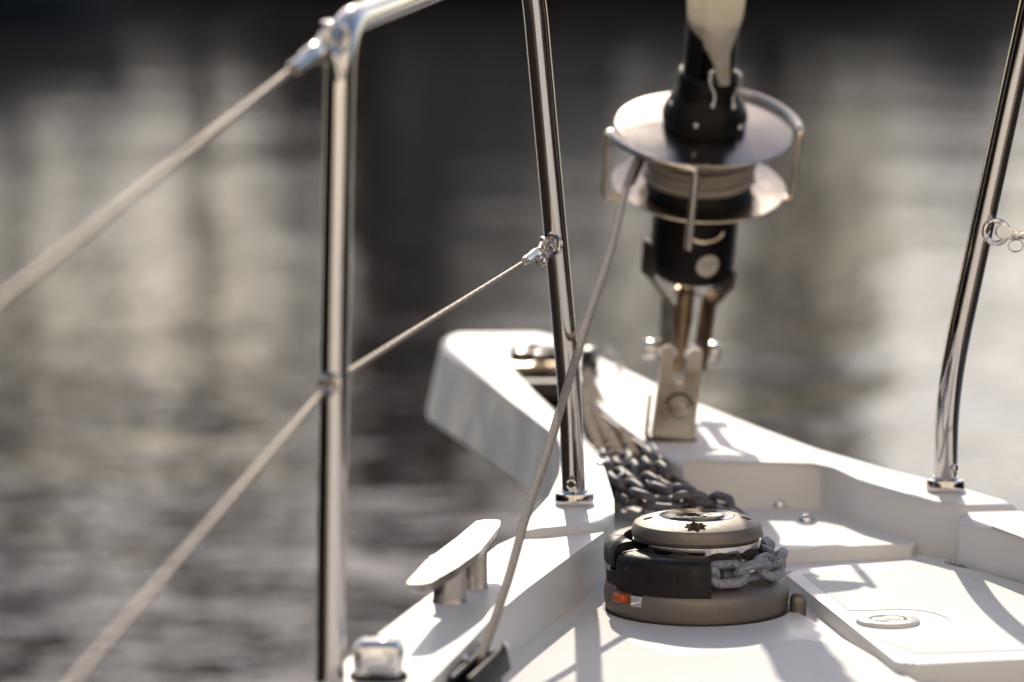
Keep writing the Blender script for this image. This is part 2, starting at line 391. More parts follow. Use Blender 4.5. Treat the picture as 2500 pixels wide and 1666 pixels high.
# deck sheet between the coamings
outL = [(.02, 4.55), (-.05, 3.93), (-.155, 3.52), (-.42, 2.6), (-.8, 1.2), (-1.05, -.6), (-1.1, -3.5)]
outR = [(.45, 4.55), (.60, 4.2), (.80, 3.72), (1.18, 2.7), (1.62, 1.3), (2.05, -.6), (2.25, -3.5)]
bm = BM()
vl = [bm.verts.new((x+.02, y, -.022)) for x, y in outL]; vr = [bm.verts.new((x-.02, y, -.022)) for x, y in outR]
for i in range(len(vl)-1): bm.faces.new((vl[i], vr[i], vr[i+1], vl[i+1]))
obj('deck', bm, gel, yacht)
# raised windlass deck with rounded edges
L0 = [onz(1500, 1388, 0), onz(1361, 1492, 0), onz(1239, 1600, 0), onz(1120, 1710, 0)]
ld = (L0[-1]-L0[-2]).normalized()
Rr = [onz(1760, 1378, 0), onz(1885, 1458, 0), onz(2050, 1555, 0), onz(2240, 1666, 0)]
rd = (Rr[-1]-Rr[-2]).normalized()
poly = [onz(1560, 1362, 0)] + Rr + [Rr[-1]+rd*.75, Vector((.6, 2.4, 0)), L0[-1]+ld*1.2] + L0[::-1]
bm = BM(); prism(bm, poly, -.03, .007, 4); obj('windlass_deck', bm, gel, yacht, 40)
# ribbed non-skid panels, 0.6 mm proud
def pad(name, pts, h=.0006, m=ribA):
    bm = BM(); prism(bm, fillet(pts, .02, 6, True), pts[0].z-.001); return obj(name, bm, m, yacht)
z_ = .0006
pad('nonskid_panel', [onz(1475, 1480, z_), onz(1520, 1560, z_), onz(1640, 1600, z_), onz(1800, 1590, z_), onz(1950, 1560, z_), onz(2010, 1566, z_), onz(2200, 1680, z_), onz(2300, 1800, z_), onz(1300, 1800, z_), onz(1215, 1690, z_), onz(1290, 1610, z_), onz(1420, 1490, z_)])
z_ = -.0209
pad('nonskid_panel', [onz(1355, 1470, z_), onz(1215, 1600, z_), onz(1120, 1690, z_), onz(1060, 1720, z_), onz(1130, 1600, z_), onz(1290, 1490, z_)])
# locker lid
hz = .010
lidpts = [onz(1905, 1392, hz), onz(2185, 1616, hz), onz(2215, 1624, hz), onz(2500, 1610, hz), onz(2900, 1595, hz), onz(2720, 1490, hz), onz(2400, 1398, hz), onz(2318, 1374, hz), onz(2250, 1366, hz)]
bm = BM(); prism(bm, fillet(lidpts, [.03, .012, .012, 0, .03, .03, 0, 0, .01], 5, True), -.03, .008, 4)
lid = obj('locker_lid', bm, gel, yacht, 40, label='flush white anchor locker lid with a round latch')
def sub(name, bm, m, parent, smooth=35):
    o = obj(name, bm, m, None, smooth); o.parent = parent; o.matrix_parent_inverse = Matrix.Translation(-(Vector(yacht.location))) if False else parent_inv(parent); return o
def parent_inv(p):
    bpy.context.view_layer.update(); return p.matrix_world.inverted()
z_ = hz+.0006
bm = BM(); prism(bm, [onz(1960, 1402, z_), onz(2072, 1490, z_), onz(2110, 1490, z_)] + [onz(2192+132*math.cos(R(a)), 1525+38*math.sin(R(a)), z_) for a in range(-110, 115, 12)] + [onz(2150, 1563, z_), onz(2235, 1596, z_), onz(2480, 1588, z_), onz(2820, 1570, z_), onz(2640, 1480, z_), onz(2390, 1412, z_), onz(2270, 1380, z_)], z_-.001)
sub('nonskid_panel', bm, ribB, lid)
lc = onz(2168, 1520, hz); lr = .5*152/FPX*4.08
bm = BM(); lathe(bm, [(lr*1.02, .0002), (lr*1.0, .0035), (lr*.97, .0042), (lr*.62, .0044), (lr*.60, .0012), (0, .0012)], Matrix.Translation(lc) @ Matrix.Diagonal((1, .93, 1, 1)), 64)
latch = sub('latch', bm, gel, lid)
bm = BM()
hand = []
for k in range(40):
    a = 2*math.pi*k/40; x = math.cos(a); y = math.sin(a)
    rr = lr*.5*(1 if x > -.2 else 1.0); hand.append(Vector((lc.x + lr*.08 + x*lr*(.42 if x > 0 else .62), lc.y + y*lr*(.46 if x > -.3 else .25), hz+.0042)))
prism(bm, hand, hz+.001, .001, 2); sub('latch_handle', bm, gel, lid)
bm = BM(); hole = [Vector((lc.x+lr*.16+math.cos(a)*lr*.27, lc.y+math.sin(a)*lr*.26, hz+.0047)) for a in [2*math.pi*k/28 for k in range(28)]]
prism(bm, hole, hz+.004); sub('finger_hole', bm, mat('latch_recess', (.42, .40, .37), .5), lid)
# hinge of the lid
bm = BM(); a = onz(2312, 1373, .008); b = onz(2412, 1396, .008)
pts = resample([a, b], .008)
for p, q in zip(pts, pts[1:]): tube(bm, [p.lerp(q, .06), p.lerp(q, .94)], .0042, 12)
obj('hinge', bm, steel_dull, yacht)
bm = BM(); prism(bm, fillet([onz(2232, 1352, .010), onz(2248, 1364, .010), onz(2308, 1373, .010), onz(2300, 1362, .010)], .006, 4, True), -.02, .004, 3); obj('lid_stop', bm, gel, yacht)
# side coamings
def ext(pts, y): return pts
cz = .058
CLin = [(1466, 1276), (1480, 1286), (1474, 1300), (1361, 1382), (1285, 1438), (1208, 1501), (1147, 1566), (1045, 1668)]
CLout = [(918, 1556), (1054, 1450), (1175, 1362), (1215, 1330), (1242, 1306)]
cl = [onz(x, y, cz) for x, y in CLin]
d1 = (cl[-1]-cl[-2]).normalized(); co = [onz(x, y, cz) for x, y in CLout]
aft_in = [Vector((-.21, 2.9, cz)), Vector((-.66, 1.25, cz)), Vector((-.92, -.6, cz)), Vector((-.97, -3.5, cz))]
aft_out = [Vector((-1.1, -3.5, cz)), Vector((-1.05, -.6, cz)), Vector((-.8, 1.2, cz)), Vector((-.40, 2.6, cz)), Vector((-.215, 3.28, cz))]
bm = BM(); prism(bm, cl+aft_in+aft_out+co, -.06, .013, 5); obj('side_coaming', bm, gel, yacht, 40)
CRin = [(2349, 1243), (2339, 1250), (2342, 1262), (2420, 1284), (2520, 1310)]
CRout = [(2560, 1262), (2500, 1243)]
cr = [onz(x, y, cz+.006) for x, y in CRin]; cro = [onz(x, y, cz+.006) for x, y in CRout]
bm = BM(); zz = cz+.006
prism(bm, cr+[Vector((1.05, 2.75, zz)), Vector((1.5, 1.3, zz)), Vector((1.93, -.6, zz)), Vector((2.1, -3.5, zz)), Vector((2.25, -3.5, zz)), Vector((2.05, -.6, zz)), Vector((1.62, 1.3, zz)), Vector((1.18, 2.7, zz)), Vector((.83, 3.7, zz))]+cro, -.06, .013, 5)
obj('side_coaming', bm, gel, yacht, 40)
# hull topsides down to the waterline
bm = BM()
lo = [Vector((v.x-.0, v.y, .03)) for v in [top(*p) for p in outer_l[:5]][::-1]] ; 
sheerL = [top(1373, 1105)+Vector((.01, 0, -.03))] + [top(*p)+Vector((.006, 0, -.03)) for p in ((1366, 1158), (1340, 1212), (1296, 1260))] + [p+Vector((.006, 0, -.03)) for p in co[::-1]] + [p+Vector((.006, 0, -.03)) for p in aft_out[::-1]]
sheerR = [top(*p)+Vector((-.006, 0, -.03)) for p in ((1392, 842), (1700, 985), (1867, 1050), (1996, 1097), (2173, 1148), (2354, 1193), (2486, 1231))] + [Vector((.83, 3.7, .03)), Vector((1.18, 2.7, .03)), Vector((1.62, 1.3, .03)), Vector((2.05, -.6, .03)), Vector((2.25, -3.5, .03))]
sheerR[0] = sheerL[0]+Vector((.03, .05, 0))
def mid(y): return .12+(4.9-y)*.055
def skirt(line):
    rows = []
    for f, z in ((1, None), (.93, -.35), (.8, -.85), (.66, -1.35)):
        rows.append([bm.verts.new((mid(p.y)+(p.x-mid(p.y))*f, p.y-(0 if z is None else -z*.12), p.z if z is None else z)) for p in line])
    for A, B in zip(rows, rows[1:]):
        for k in range(len(A)-1): bm.faces.new((A[k], A[k+1], B[k+1], B[k]))
skirt(sheerL); skirt(sheerR); bmesh.ops.remove_doubles(bm, verts=bm.verts, dist=.0005)
obj('hull', bm, gel_grey, yacht, 60)
# metal rubbing strip along the port edge
bm = BM(); tube(bm, [p+Vector((-.004, 0, -.008)) for p in aft_out[2:]+co[:3]], .0062, 12); obj('rub_rail', bm, steel, yacht)
# coachroof and mast behind the camera
bm = BM()
prism(bm, fillet([Vector((-.30, -1.2, .42)), Vector((1.35, -1.2, .42)), Vector((1.6, -3.4, .5)), Vector((-.5, -3.4, .5))], .3, 6, True), -.03, .06, 4); obj('coachroof', bm, gel, yacht)
bm = BM(); tube(bm, [Vector((.55, -2.3, .4)), Vector((.55, -2.6, 11))], .09, 24); obj('mast', bm, alu, yacht)
# bolts on the anchor well floor
def bolt(bm, p, r_):
    M = Matrix.Translation(p)
    lathe(bm, [(r_, 0), (r_, .0014), (r_*.92, .0022), (r_*.74, .0026), (r_*.72, .0052), (r_*.62, .0078), (r_*.45, .0096), (r_*.22, .0106), (0, .0109)], M, 32)
for (x, y) in ((1903, 1230), (1968, 1269), (1583, 1247)):
    bm = BM(); bolt(bm, onz(x, y+7, wellz), .0128); obj('deck_bolt', bm, chrome, yacht, 25)
bm = BM(); dome_cap(bm, top(1470, 1133)+Vector((0, 0, .003)), .009, .022); obj('deck_bolt', bm, chrome, yacht, 25)

# ------------------------------------------------------------------ bow roller
br = thing('bow_roller', 'stainless bow roller with bolt heads at the end of the chain channel', 'bow roller', top(1300, 900))
bm = BM()
prism(bm, [top(x, y)+Vector((0, 0, .003)) for x, y in ((1222, 895), (1262, 868), (1372, 868), (1394, 895))], .093, .0015, 2)
obj('end_plate', bm, steel_dull, br)
bm = BM()
pl = [top(1232, 902), top(1351, 1008), top(1427, 1080), top(1463, 1118)]
for p, q in zip(pl, pl[1:]):
    v = [bm.verts.new(x) for x in (p+Vector((.004, 0, -.002)), q+Vector((.004, 0, -.002)), q+Vector((.004, 0, -.055)), p+Vector((.004, 0, -.045)))]; bm.faces.new(v)
    v2 = [bm.verts.new(x.co+Vector((.003, 0, 0))) for x in v]; bm.faces.new(v2)
    for k in range(4): bm.faces.new((v[k], v[(k+1) % 4], v2[(k+1) % 4], v2[k]))
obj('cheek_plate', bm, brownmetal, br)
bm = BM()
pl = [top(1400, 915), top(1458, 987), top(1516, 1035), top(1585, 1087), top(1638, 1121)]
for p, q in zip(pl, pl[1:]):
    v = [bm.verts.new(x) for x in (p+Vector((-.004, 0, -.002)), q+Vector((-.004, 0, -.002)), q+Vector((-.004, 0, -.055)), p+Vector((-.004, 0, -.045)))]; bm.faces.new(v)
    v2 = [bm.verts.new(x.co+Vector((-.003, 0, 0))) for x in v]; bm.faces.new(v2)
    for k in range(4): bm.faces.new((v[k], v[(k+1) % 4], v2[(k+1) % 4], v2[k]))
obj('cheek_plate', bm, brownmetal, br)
bm = BM(); c = top(1310, 862)+Vector((0, 0, .002))
c = top(1308, 888); box(bm, Matrix.Translation(c+Vector((0, .055, .004))), .074, .10, .018, .004, 3); obj('pin_housing', bm, housing_dark, br)
for (x, y) in ((1275, 856), (1316, 860), (1292, 834)):
    bm = BM(); p = onz(x, y, c.z+.017); dome_cap(bm, p, .0115, .038, .005); obj('bolt_head', bm, chrome, br, 25)
bm = BM(); wa = top(1228, 897); wb = top(1392, 897)
box(bm, Matrix.Translation((wa+wb)/2+Vector((0, -.004, -.028))), (wb-wa).length+.01, .004, .048); obj('end_wall', bm, brownmetal, br)
bm = BM(); tube(bm, [wa.lerp(wb, .2)+Vector((0, -.06, -.03)), wa.lerp(wb, .9)+Vector((0, -.06, -.03))], .021, 24); obj('roller', bm, brownmetal, br)
# shackle with loop just aft of the roller
sh = thing('shackle', 'small dark shackle beside the rope ends on the bow platform', 'shackle', top(1440, 880))
bm = BM(); p = top(1445, 905); box(bm, Matrix.Translation(p+Vector((-.004, 0, .014))), .026, .03, .03, .006, 3); obj('shackle_body', bm, rubber, sh)
bm = BM(); q = p+Vector((-.004, 0, .032)); dome_cap(bm, q, .0085, .03); obj('shackle_pin', bm, chrome, sh)
bm = BM(); cc = p+Vector((.02, -.01, .012)); tube(bm, [cc+Vector((math.cos(a)*.019, -.01*math.sin(a), math.sin(a)*.019)) for a in [2*math.pi*k/24 for k in range(24)]], .003, 8, closed=True); obj('bow_loop', bm, steel, sh)

# ------------------------------------------------------------------ chain
def link_mesh(L=.051, W=.035, r_=.0052, seg=12):
    bm = BM(); hw = W/2-r_; hl = L/2-r_; s = hl-hw; pts = []
    for k in range(13): a = -math.pi/2+math.pi*k/12; pts.append(Vector((s+hw*math.cos(a), hw*math.sin(a), 0)))
    for k in range(13): a = math.pi/2+math.pi*k/12; pts.append(Vector((-s+hw*math.cos(a), hw*math.sin(a), 0)))
    tube(bm, pts, r_, seg, closed=True)
    me = bpy.data.meshes.new('link'); bmesh.ops.recalc_face_normals(bm, faces=bm.faces); bm.to_mesh(me); bm.free()
    me.polygons.foreach_set('use_smooth', [True]*len(me.polygons)); return me
LINK = link_mesh(); LINK.materials.append(galv)
LINKD = link_mesh(); LINKD.materials.append(galv_dark)
def chain_run(parent, pts, me, pitch=.0315, roll0=0, up=Vector((0, 0, 1)), jitter=0):
    pts = resample(spline(pts, 12), pitch); inv = parent_inv(parent)
    for i, (p, q) in enumerate(zip(pts, pts[1:])):
        c = (p+q)/2; x = (q-p).normalized(); y = up.cross(x).normalized(); z = x.cross(y)
        M = Matrix(((x.x, y.x, z.x, c.x), (x.y, y.y, z.y, c.y), (x.z, y.z, z.z, c.z), (0, 0, 0, 1)))
        a = roll0 + (math.pi/2 if i % 2 else 0) + random.uniform(-jitter, jitter)
        o = bpy.data.objects.new('link', me); COL.objects.link(o); o.parent = parent
        o.matrix_parent_inverse = inv; o.matrix_basis = M @ Matrix.Rotation(a, 4, 'X')
O = Vector((.2, 4.095, 0))
def pol(a, r_, z): return O + Vector((math.sin(a)*r_, -math.cos(a)*r_, z))     # a from the front toward +x
chain = thing('anchor_chain', 'grey galvanised anchor chain running round the windlass and forward to the bow', 'chain', pol(R(40), .09, .05))
wrap = [pol(R(a), .087, .0515) for a in range(-35, 125, 12)]
chain_run(chain, wrap+[Vector((.262, 4.24, .052)), Vector((.245, 4.36, .048))], LINK, roll0=R(42))
def chpt(px, py, Y): return at(px, py, Y)
chain_run(chain, [at(1800, 1262, 4.38), at(1765, 1238, 4.42), at(1690, 1222, 4.46), at(1610, 1205, 4.5), at(1545, 1165, 4.56), at(1512, 1122, 4.66)], LINKD, roll0=R(35), jitter=.35)
chain_run(chain, [at(1720, 1232, 4.44), at(1640, 1232, 4.45), at(1560, 1218, 4.48), at(1500, 1170, 4.55), at(1480, 1124, 4.67)], LINKD, roll0=R(60), jitter=.4)
chain_run(chain, [at(1660, 1190, 4.52), at(1615, 1165, 4.56), at(1572, 1118, 4.64)], LINKD, roll0=R(20), jitter=.4)
# ropes lying in the channel
def laid_rope(label, pts, r_):
    bm = BM(); P = resample(spline(pts, 10), .004)
    tube(bm, P, r_, 18, mod=lambda s, a: 1+.16*math.cos(3*a+s*170))
    o = obj('anchor_rope', bm, rope_old); tag(o, label, 'rope', 'ropes lying in the chain channel'); return o
laid_rope('thick tan twisted rope running down the middle of the chain channel', [at(1432, 895, 5.30), at(1440, 960, 5.12), at(1462, 1030, 4.93), at(1492, 1085, 4.76), at(1508, 1122, 4.68)], .0105)
laid_rope('tan twisted rope on the right side of the chain channel', [at(1438, 930, 5.20), at(1470, 990, 5.03), at(1515, 1050, 4.86), at(1535, 1085, 4.74), at(1548, 1120, 4.68)], .0075)
laid_rope('frayed tan rope end on the left side of the chain channel', [at(1425, 960, 5.10), at(1436, 1030, 4.92), at(1455, 1080, 4.78), at(1470, 1120, 4.7)], .008)

# ------------------------------------------------------------------ windlass
wl_ = thing('windlass', 'taupe anchor windlass with black chain guard and polished round cap on the foredeck', 'windlass', O)
MO = Matrix.Translation(O)
def egg(a):
    return .998-.012*math.cos(2*a)-.022*math.sin(a)
bm = BM(); prof = [(.1, .0), (.1, .003), (.1015, .012), (.1018, .022), (.1005, .0275), (.0965, .0325), (.090, .0362), (.083, .0385), (.078, .0388), (.077, .036), (.0, .036)]
lathe(bm, prof, MO, 96, egg); obj('base', bm, taupe, wl_, 40)
bm = BM(); lathe(bm, [(.1005, .0002), (.1035, .0002), (.1035, .0012), (.1005, .0015)], MO, 96, egg); obj('gasket', bm, rubber, wl_)
bm = BM()
def scal(a): return 1
lathe(bm, [(.02, .037), (.079, .037), (.079, .040), (.068, .046), (.058, .056), (.058, .060), (.062, .066), (.0, .066)], MO, 72); 
obj('chain_wheel', bm, steel_dull, wl_, 30)
bm = BM(); lathe(bm, [(.058, .0655), (.0675, .0665), (.0695, .069), (.0697, .0765), (.068, .0772), (.0, .0772)], MO, 96)
fl = obj('wheel_flange', bm, steel, wl_, 30)
bm = BM()
for k in range(5):
    a = R(-72+k*36*1.0+18)
    M = axis_matrix(O+Vector((math.sin(a)*.0655, -math.cos(a)*.0655, .0655)), Vector((math.sin(a), -math.cos(a), 0)), Vector((0, 0, 1)))
    lathe(bm, [(.0, -.0), (.011, 0), (.011, .0052), (0, .0052)], M @ Matrix.Diagonal((.55, 1.25, 1, 1)), 24)
sub('pocket', bm, rubber, fl)
DZ = -.0015
def lathe_obj(name, prof, m, par, seg=96, M=MO, sm=30):
    bm = BM(); lathe(bm, prof, M, seg); return obj(name, bm, m, par, sm)
def star(cx, cy, r0, r1, n=8, rot=0):
    return [Vector((cx+math.cos(rot+math.pi*k/n)*(r0 if k % 2 == 0 else r1), cy+math.sin(rot+math.pi*k/n)*(r0 if k % 2 == 0 else r1), 0)) for k in range(2*n)]
def cut(o, bms):
    dg = None
    for bmc in bms:
        c = obj('cutter', bmc, None, None, 0)
        md = o.modifiers.new('b', 'BOOLEAN'); md.operation = 'DIFFERENCE'; md.object = c; md.solver = 'EXACT'
        bpy.context.view_layer.update(); dg = bpy.context.evaluated_depsgraph_get()
        me = bpy.data.meshes.new_from_object(o.evaluated_get(dg)); o.modifiers.clear()
        old = o.data; o.data = me; bpy.data.objects.remove(c)
    o.data.polygons.foreach_set('use_smooth', [True]*len(o.data.polygons)); o.data.set_sharp_from_angle(angle=R(28))
dprof = [(0, .070), (.064, .070), (.0662, .0780), (.0690, .0786), (.0702, .0805), (.0705, .086), (.0698, .0905), (.0675, .0938), (.062, .0962), (.054, .0984), (.046, .1000), (.0412, .1006), (.0408, .0985), (0, .0985)]
dome = lathe_obj('cap', dprof, taupe, wl_)
bmA = BM(); prism(bmA, [O+Vector((0, 0, .13))+p for p in star(-.004, -.0535, .0138, .0098, 8, R(8))], .086)
cutters = [bmA]
for s in (-1, 1):
    bmB = BM(); lathe(bmB, [(0, .08), (.0058, .08), (.0058, .13), (0, .13)], Matrix.Translation(O+Vector((.053*s-.0, -.006, 0))), 24); cutters.append(bmB)
cut(dome, cutters)
disc = lathe_obj('polished_disc', [(0, .0978), (.0398, .0978), (.0402, .1006), (.0398, .1012), (.03, .1016), (0, .1018)], mat('polished_cap', (.78, .76, .73), .07, 1, noise=(70, (.25, .2, .15), .56, .7), bump=(50, .25, .0015)), wl_)
bmA = BM(); prism(bmA, [O+Vector((0, 0, .13))+p for p in star(-.010, -.004, .0165, .0118, 8, R(10))], .0985); cut(disc, [bmA])
bm = BM(); M = Matrix.Translation(O+Vector((-.010, -.004, .0985))); lathe(bm, [(.017, -.0004), (.017, .0003), (0, .0003)], M, 32); obj('socket_floor', bm, black, wl_)
bm = BM(); M = Matrix.Translation(O+Vector((.018, -.006, .1016))); lathe(bm, [(.011, -.001), (.0112, .0008), (.009, .0014), (.006, .0005), (0, .0005)], M, 32); obj('lever_socket', bm, brownmetal, wl_)
# black chain guard : front piece, rear piece, skirt
gp = [(.0965, .0295), (.1025, .029), (.1035, .033), (.1035, .057), (.102, .0635), (.098, .0678), (.092, .0698), (.078, .0705), (.0775, .0688), (.0965, .0635)]
def fr(a): return -math.pi/2 - a          # a from the front, toward -x
bm = BM(); ringprof(bm, gp, MO, fr(R(-6)), fr(R(59)), 40); obj('chain_guard', bm, scuffed, wl_, 40)
gp2 = [(.090, .052), (.0995, .051), (.1005, .054), (.1005, .068), (.0985, .074), (.094, .0772), (.088, .0785), (.079, .079), (.0785, .077), (.090, .072)]
bm = BM(); ringprof(bm, gp2, MO, fr(R(64)), fr(R(165)), 48); obj('chain_guard', bm, scuffed, wl_, 40)
bm = BM(); ringprof(bm, [(.088, .028), (.0975, .028), (.0985, .048), (.090, .049)], MO, fr(R(58)), fr(R(165)), 48); obj('guard_skirt', bm, scuffed, wl_, 40)
bm = BM(); ringprof(bm, [(.0985, .046), (.1003, .046), (.1003, .052), (.0985, .052)], MO, fr(R(70)), fr(R(84)), 8); obj('spring_clip', bm, steel, wl_)
# raised letters on the guard
def guard_letters():
    strokes = {'E': [((0, 0), (0, 1)), ((0, 1), (.55, 1)), ((0, .5), (.5, .5)), ((0, 0), (.55, 0))],
               'P': [((0, 0), (0, 1)), ((0, 1), (.55, 1)), ((.55, 1), (.55, .5)), ((0, .5), (.55, .5))],
               'H': [((0, 0), (0, 1)), ((.55, 0), (.55, 1)), ((0, .5), (.55, .5))]}
    bm = BM(); x0 = 0
    for chh in 'EPH':
        for (a, b) in strokes[chh]:
            pts = []
            for k in range(5):
                t = k/4; u = x0+a[0]+(b[0]-a[0])*t; v = a[1]+(b[1]-a[1])*t
                ang = R(33-u*8.5); pts.append(O+Vector((-math.sin(ang)*.1036, -math.cos(ang)*.1036, .044+v*.012)))
            tube(bm, pts, .0007, 6)
        x0 += .85
    return bm
sub('raised_letters', guard_letters(), scuffed, [o for o in wl_.children if o.name.startswith('chain_guard')][0])
# orange lever and its chrome clip
la = onz(1508, 1462, .016); la = pol(R(-58), .103, .0235)
xd = Vector((math.cos(R(48)), -math.sin(R(48)), 0))       # along the rim
bm = BM(); out = Vector((-math.sin(R(52)), -math.cos(R(52)), 0))
c0 = pol(R(-53), .105, .0225)
M = axis_matrix(c0, Vector((0, 0, 1)), xd)
box(bm, M @ Matrix.Rotation(R(-6), 4, 'Z'), .019, .011, .0100, .0028, 3); obj('lever', bm, orange, wl_)
bm = BM(); M = axis_matrix(pol(R(-41), .1015, .0215), Vector((0, 0, 1)), Vector((math.cos(R(41)), -math.sin(R(41))*1.0, 0)))
box(bm, M @ Matrix.Rotation(R(10), 4, 'X'), .016, .006, .014, .002, 2); obj('lever_clip', bm, chrome, wl_)
# grey knob beside the windlass
kn = onz(1948, 1492, 0.0)
bm = BM(); lathe(bm, [(.009, -.0215), (.009, .006), (.0095, .010), (.0088, .015), (.0062, .0185), (.003, .0200), (0, .0204)], Matrix.Translation(kn), 28)
tag(obj('bumper_stop', bm, taupe), 'small round taupe rubber stop on deck at the right foot of the windlass', 'stop')

# ------------------------------------------------------------------ mooring cleat
cln = thing('mooring_cleat', 'cast alloy mooring cleat with two legs on the left coaming', 'cleat', onz(1120, 1470, cz))
p1 = onz(1099, 1470, cz); p2 = onz(1158, 1434, cz)
hz1 = .112
tips = [onz(990, 1428, hz1), onz(1003, 1428, hz1)]
outl = [(991, 1426), (1045, 1424), (1116, 1384), (1171, 1345), (1220, 1284), (1221, 1272), (1214, 1268), (1166, 1270), (1116, 1313), (1040, 1371)]
bm = BM(); tp = [onz(x, y, hz1) for x, y in outl]; tp = fillet(tp, .006, 4, True)
cen = sum(tp, Vector())/len(tp)
bt = [Vector((cen.x+(p.x-cen.x)*.92, cen.y+(p.y-cen.y)*.97, hz1-.0095)) for p in tp]
prism(bm, tp, hz1-.009, .0025, 3, bottom=bt); obj('horn', bm, alu, cln, 40)
axis = (p2-p1).normalized()
for i, p in enumerate((p1, p2)):
    bm = BM(); M = axis_matrix(Vector((p.x, p.y, cz)), Vector((0, 0, 1)), Vector((axis.x, axis.y, 0)))
    sc_ = (1, 1) if i == 0 else (.72, .80)
    hh = hz1-.008-cz
    lathe(bm, [(.0192, 0), (.0182, .002), (.0176, .006), (.0168, hh*.6), (.0175, hh*.85), (.021, hh), (0, hh)], M @ Matrix.Diagonal((.8*sc_[0], 1.0*sc_[1], 1, 1)), 40); obj('leg', bm, alu, cln, 40)

# chrome fairlead
fp = onz(925, 1655, cz)
fl_ = thing('fairlead', 'polished chrome fairlead on a black pad at the corner of the left coaming', 'fairlead', fp)
bm = BM(); Mf = Matrix.Translation(fp) @ Matrix.Rotation(R(-4), 4, 'Z')
secs = [(.021, .017, .004), (.0228, .0185, .012), (.0236, .019, .022), (.0228, .018, .030), (.020, .015, .0352), (.014, .010, .0375)]
rings = []
for (a_, b_, z__) in secs:
    ring = []
    for k in range(40):
        t = 2*math.pi*k/40; e = .45; cx = math.copysign(abs(math.cos(t))**e, math.cos(t)); cy = math.copysign(abs(math.sin(t))**e, math.sin(t))
        ring.append(bm.verts.new(Mf @ Vector((a_*cx, b_*cy, z__))))
    rings.append(ring)
for A, B in zip(rings, rings[1:]):
    for k in range(40): bm.faces.new((A[k], A[(k+1) % 40], B[(k+1) % 40], B[k]))
bm.faces.new(rings[0][::-1]); bm.faces.new(rings[-1])
fb = obj('body', bm, chrome, fl_, 60)
bm = BM()
for s in (-1, 1): tube(bm, [Mf @ Vector((s*.015, -.0192, .028)), Mf @ Vector((s*.0125, -.0193, .018)), Mf @ Vector((s*.010, -.0182, .006))], .0016, 8)
sub('rib', bm, chrome, fb)
bm = BM(); lathe(bm, [(.027, 0), (.0275, .0035), (.024, .006), (0, .006)], Mf @ Matrix.Diagonal((1.0, .86, 1, 1)), 40); obj('pad', bm, rubber, fl_)

# turning block for the furling line
bp_ = at(1168, 1634, 3.60)
blk = thing('turning_block', 'black turning block leading the furling line along the left coaming', 'block', bp_)
xb = (onz(1240, 1578, .02)-onz(1120, 1690, .02)).normalized()
Mb = axis_matrix(bp_, Vector((0, 0, 1)), xb)
for q in (-1, 1):
    bm = BM(); box(bm, Mb @ Tm(0, q*.0105, -.004) @ Matrix.Rotation(R(12*q), 4, 'X'), .150, .006, .026, .0028, 3); obj('cheek', bm, black, blk)
bm = BM(); lathe(bm, [(0, -.007), (.013, -.007), (.010, 0), (.013, .007), (0, .007)], Mb @ Tm(.05, 0, -.004) @ Matrix.Rotation(R(90), 4, 'X'), 30); obj('sheave', bm, rubber, blk)
for q, x in ((-1, .064), (1, .064), (1, -.005)):
    bm = BM(); sphere(bm, Mb @ Tm(x, q*.0125, .011), .0042, 14, 8); obj('bolt', bm, chrome, blk)
bm = BM(); box(bm, Mb @ Tm(0, 0, -.028), .12, .020, .030, .003, 2); obj('foot', bm, black, blk)

# ------------------------------------------------------------------ pulpit rails
RT = .0134
def ring_foot(par, p, tiltz=Vector((0, 0, 1))):
    bm = BM(); lathe(bm, [(.0, -.004), (.0222, -.004), (.0226, .0), (.0226, .0065), (.0215, .0088), (.0165, .0095), (.0152, .0118), (.0, .0118)], axis_matrix(p, tiltz), 48); obj('foot', bm, steel, par, 30)
pm = top(1402, 1229)+Vector((0, 0, .004))
legtop = at(1305, 0, 4.24); ldir = (legtop-at(1392, 975, 4.33)).normalized()
mtop = at(1290, -150, 4.22)
pb = at(774, 1700, 3.47); pk = at(822, 130, 3.47)
port = thing('pulpit_rail', 'bent stainless pulpit rail on the left with two uprights', 'railing', pm)
port_path = fillet([at(806, 1745, 3.47), at(808, 1400, 3.47), at(816, 900, 3.47), at(832, 58, 3.47), at(1010, -8, 3.75), at(1285, -120, 4.22), at(1305, 0, 4.24), at(1392, 968, 4.33), pm+Vector((-.0005, 0, .004))],
                   [0, .1, .1, .055, .05, .06, .05, .09, 0], 10)
bm = BM(); tube(bm, resample(port_path, .008), RT, 36); obj('tube', bm, steel, port, 50)
ring_foot(port, pm); ring_foot(port, at(806, 1745, 3.47)-Vector((0, 0, .005)))
bm = BM(); c = at(1394, 1183, 4.33-RT); tube(bm, [c+Vector((math.cos(a)*.0048, -.001, math.sin(a)*.0048)) for a in [2*math.pi*k/20 for k in range(20)]], .0012, 8, closed=True)
sc1 = obj('set_screw', bm, steel, port)
bm = BM(); lathe(bm, [(0, -.001), (.0042, -.001), (.0042, .0012), (0, .0012)], axis_matrix(c, Vector((0, -1, 0))), 18); sub('screw_hole', bm, rubber, sc1)
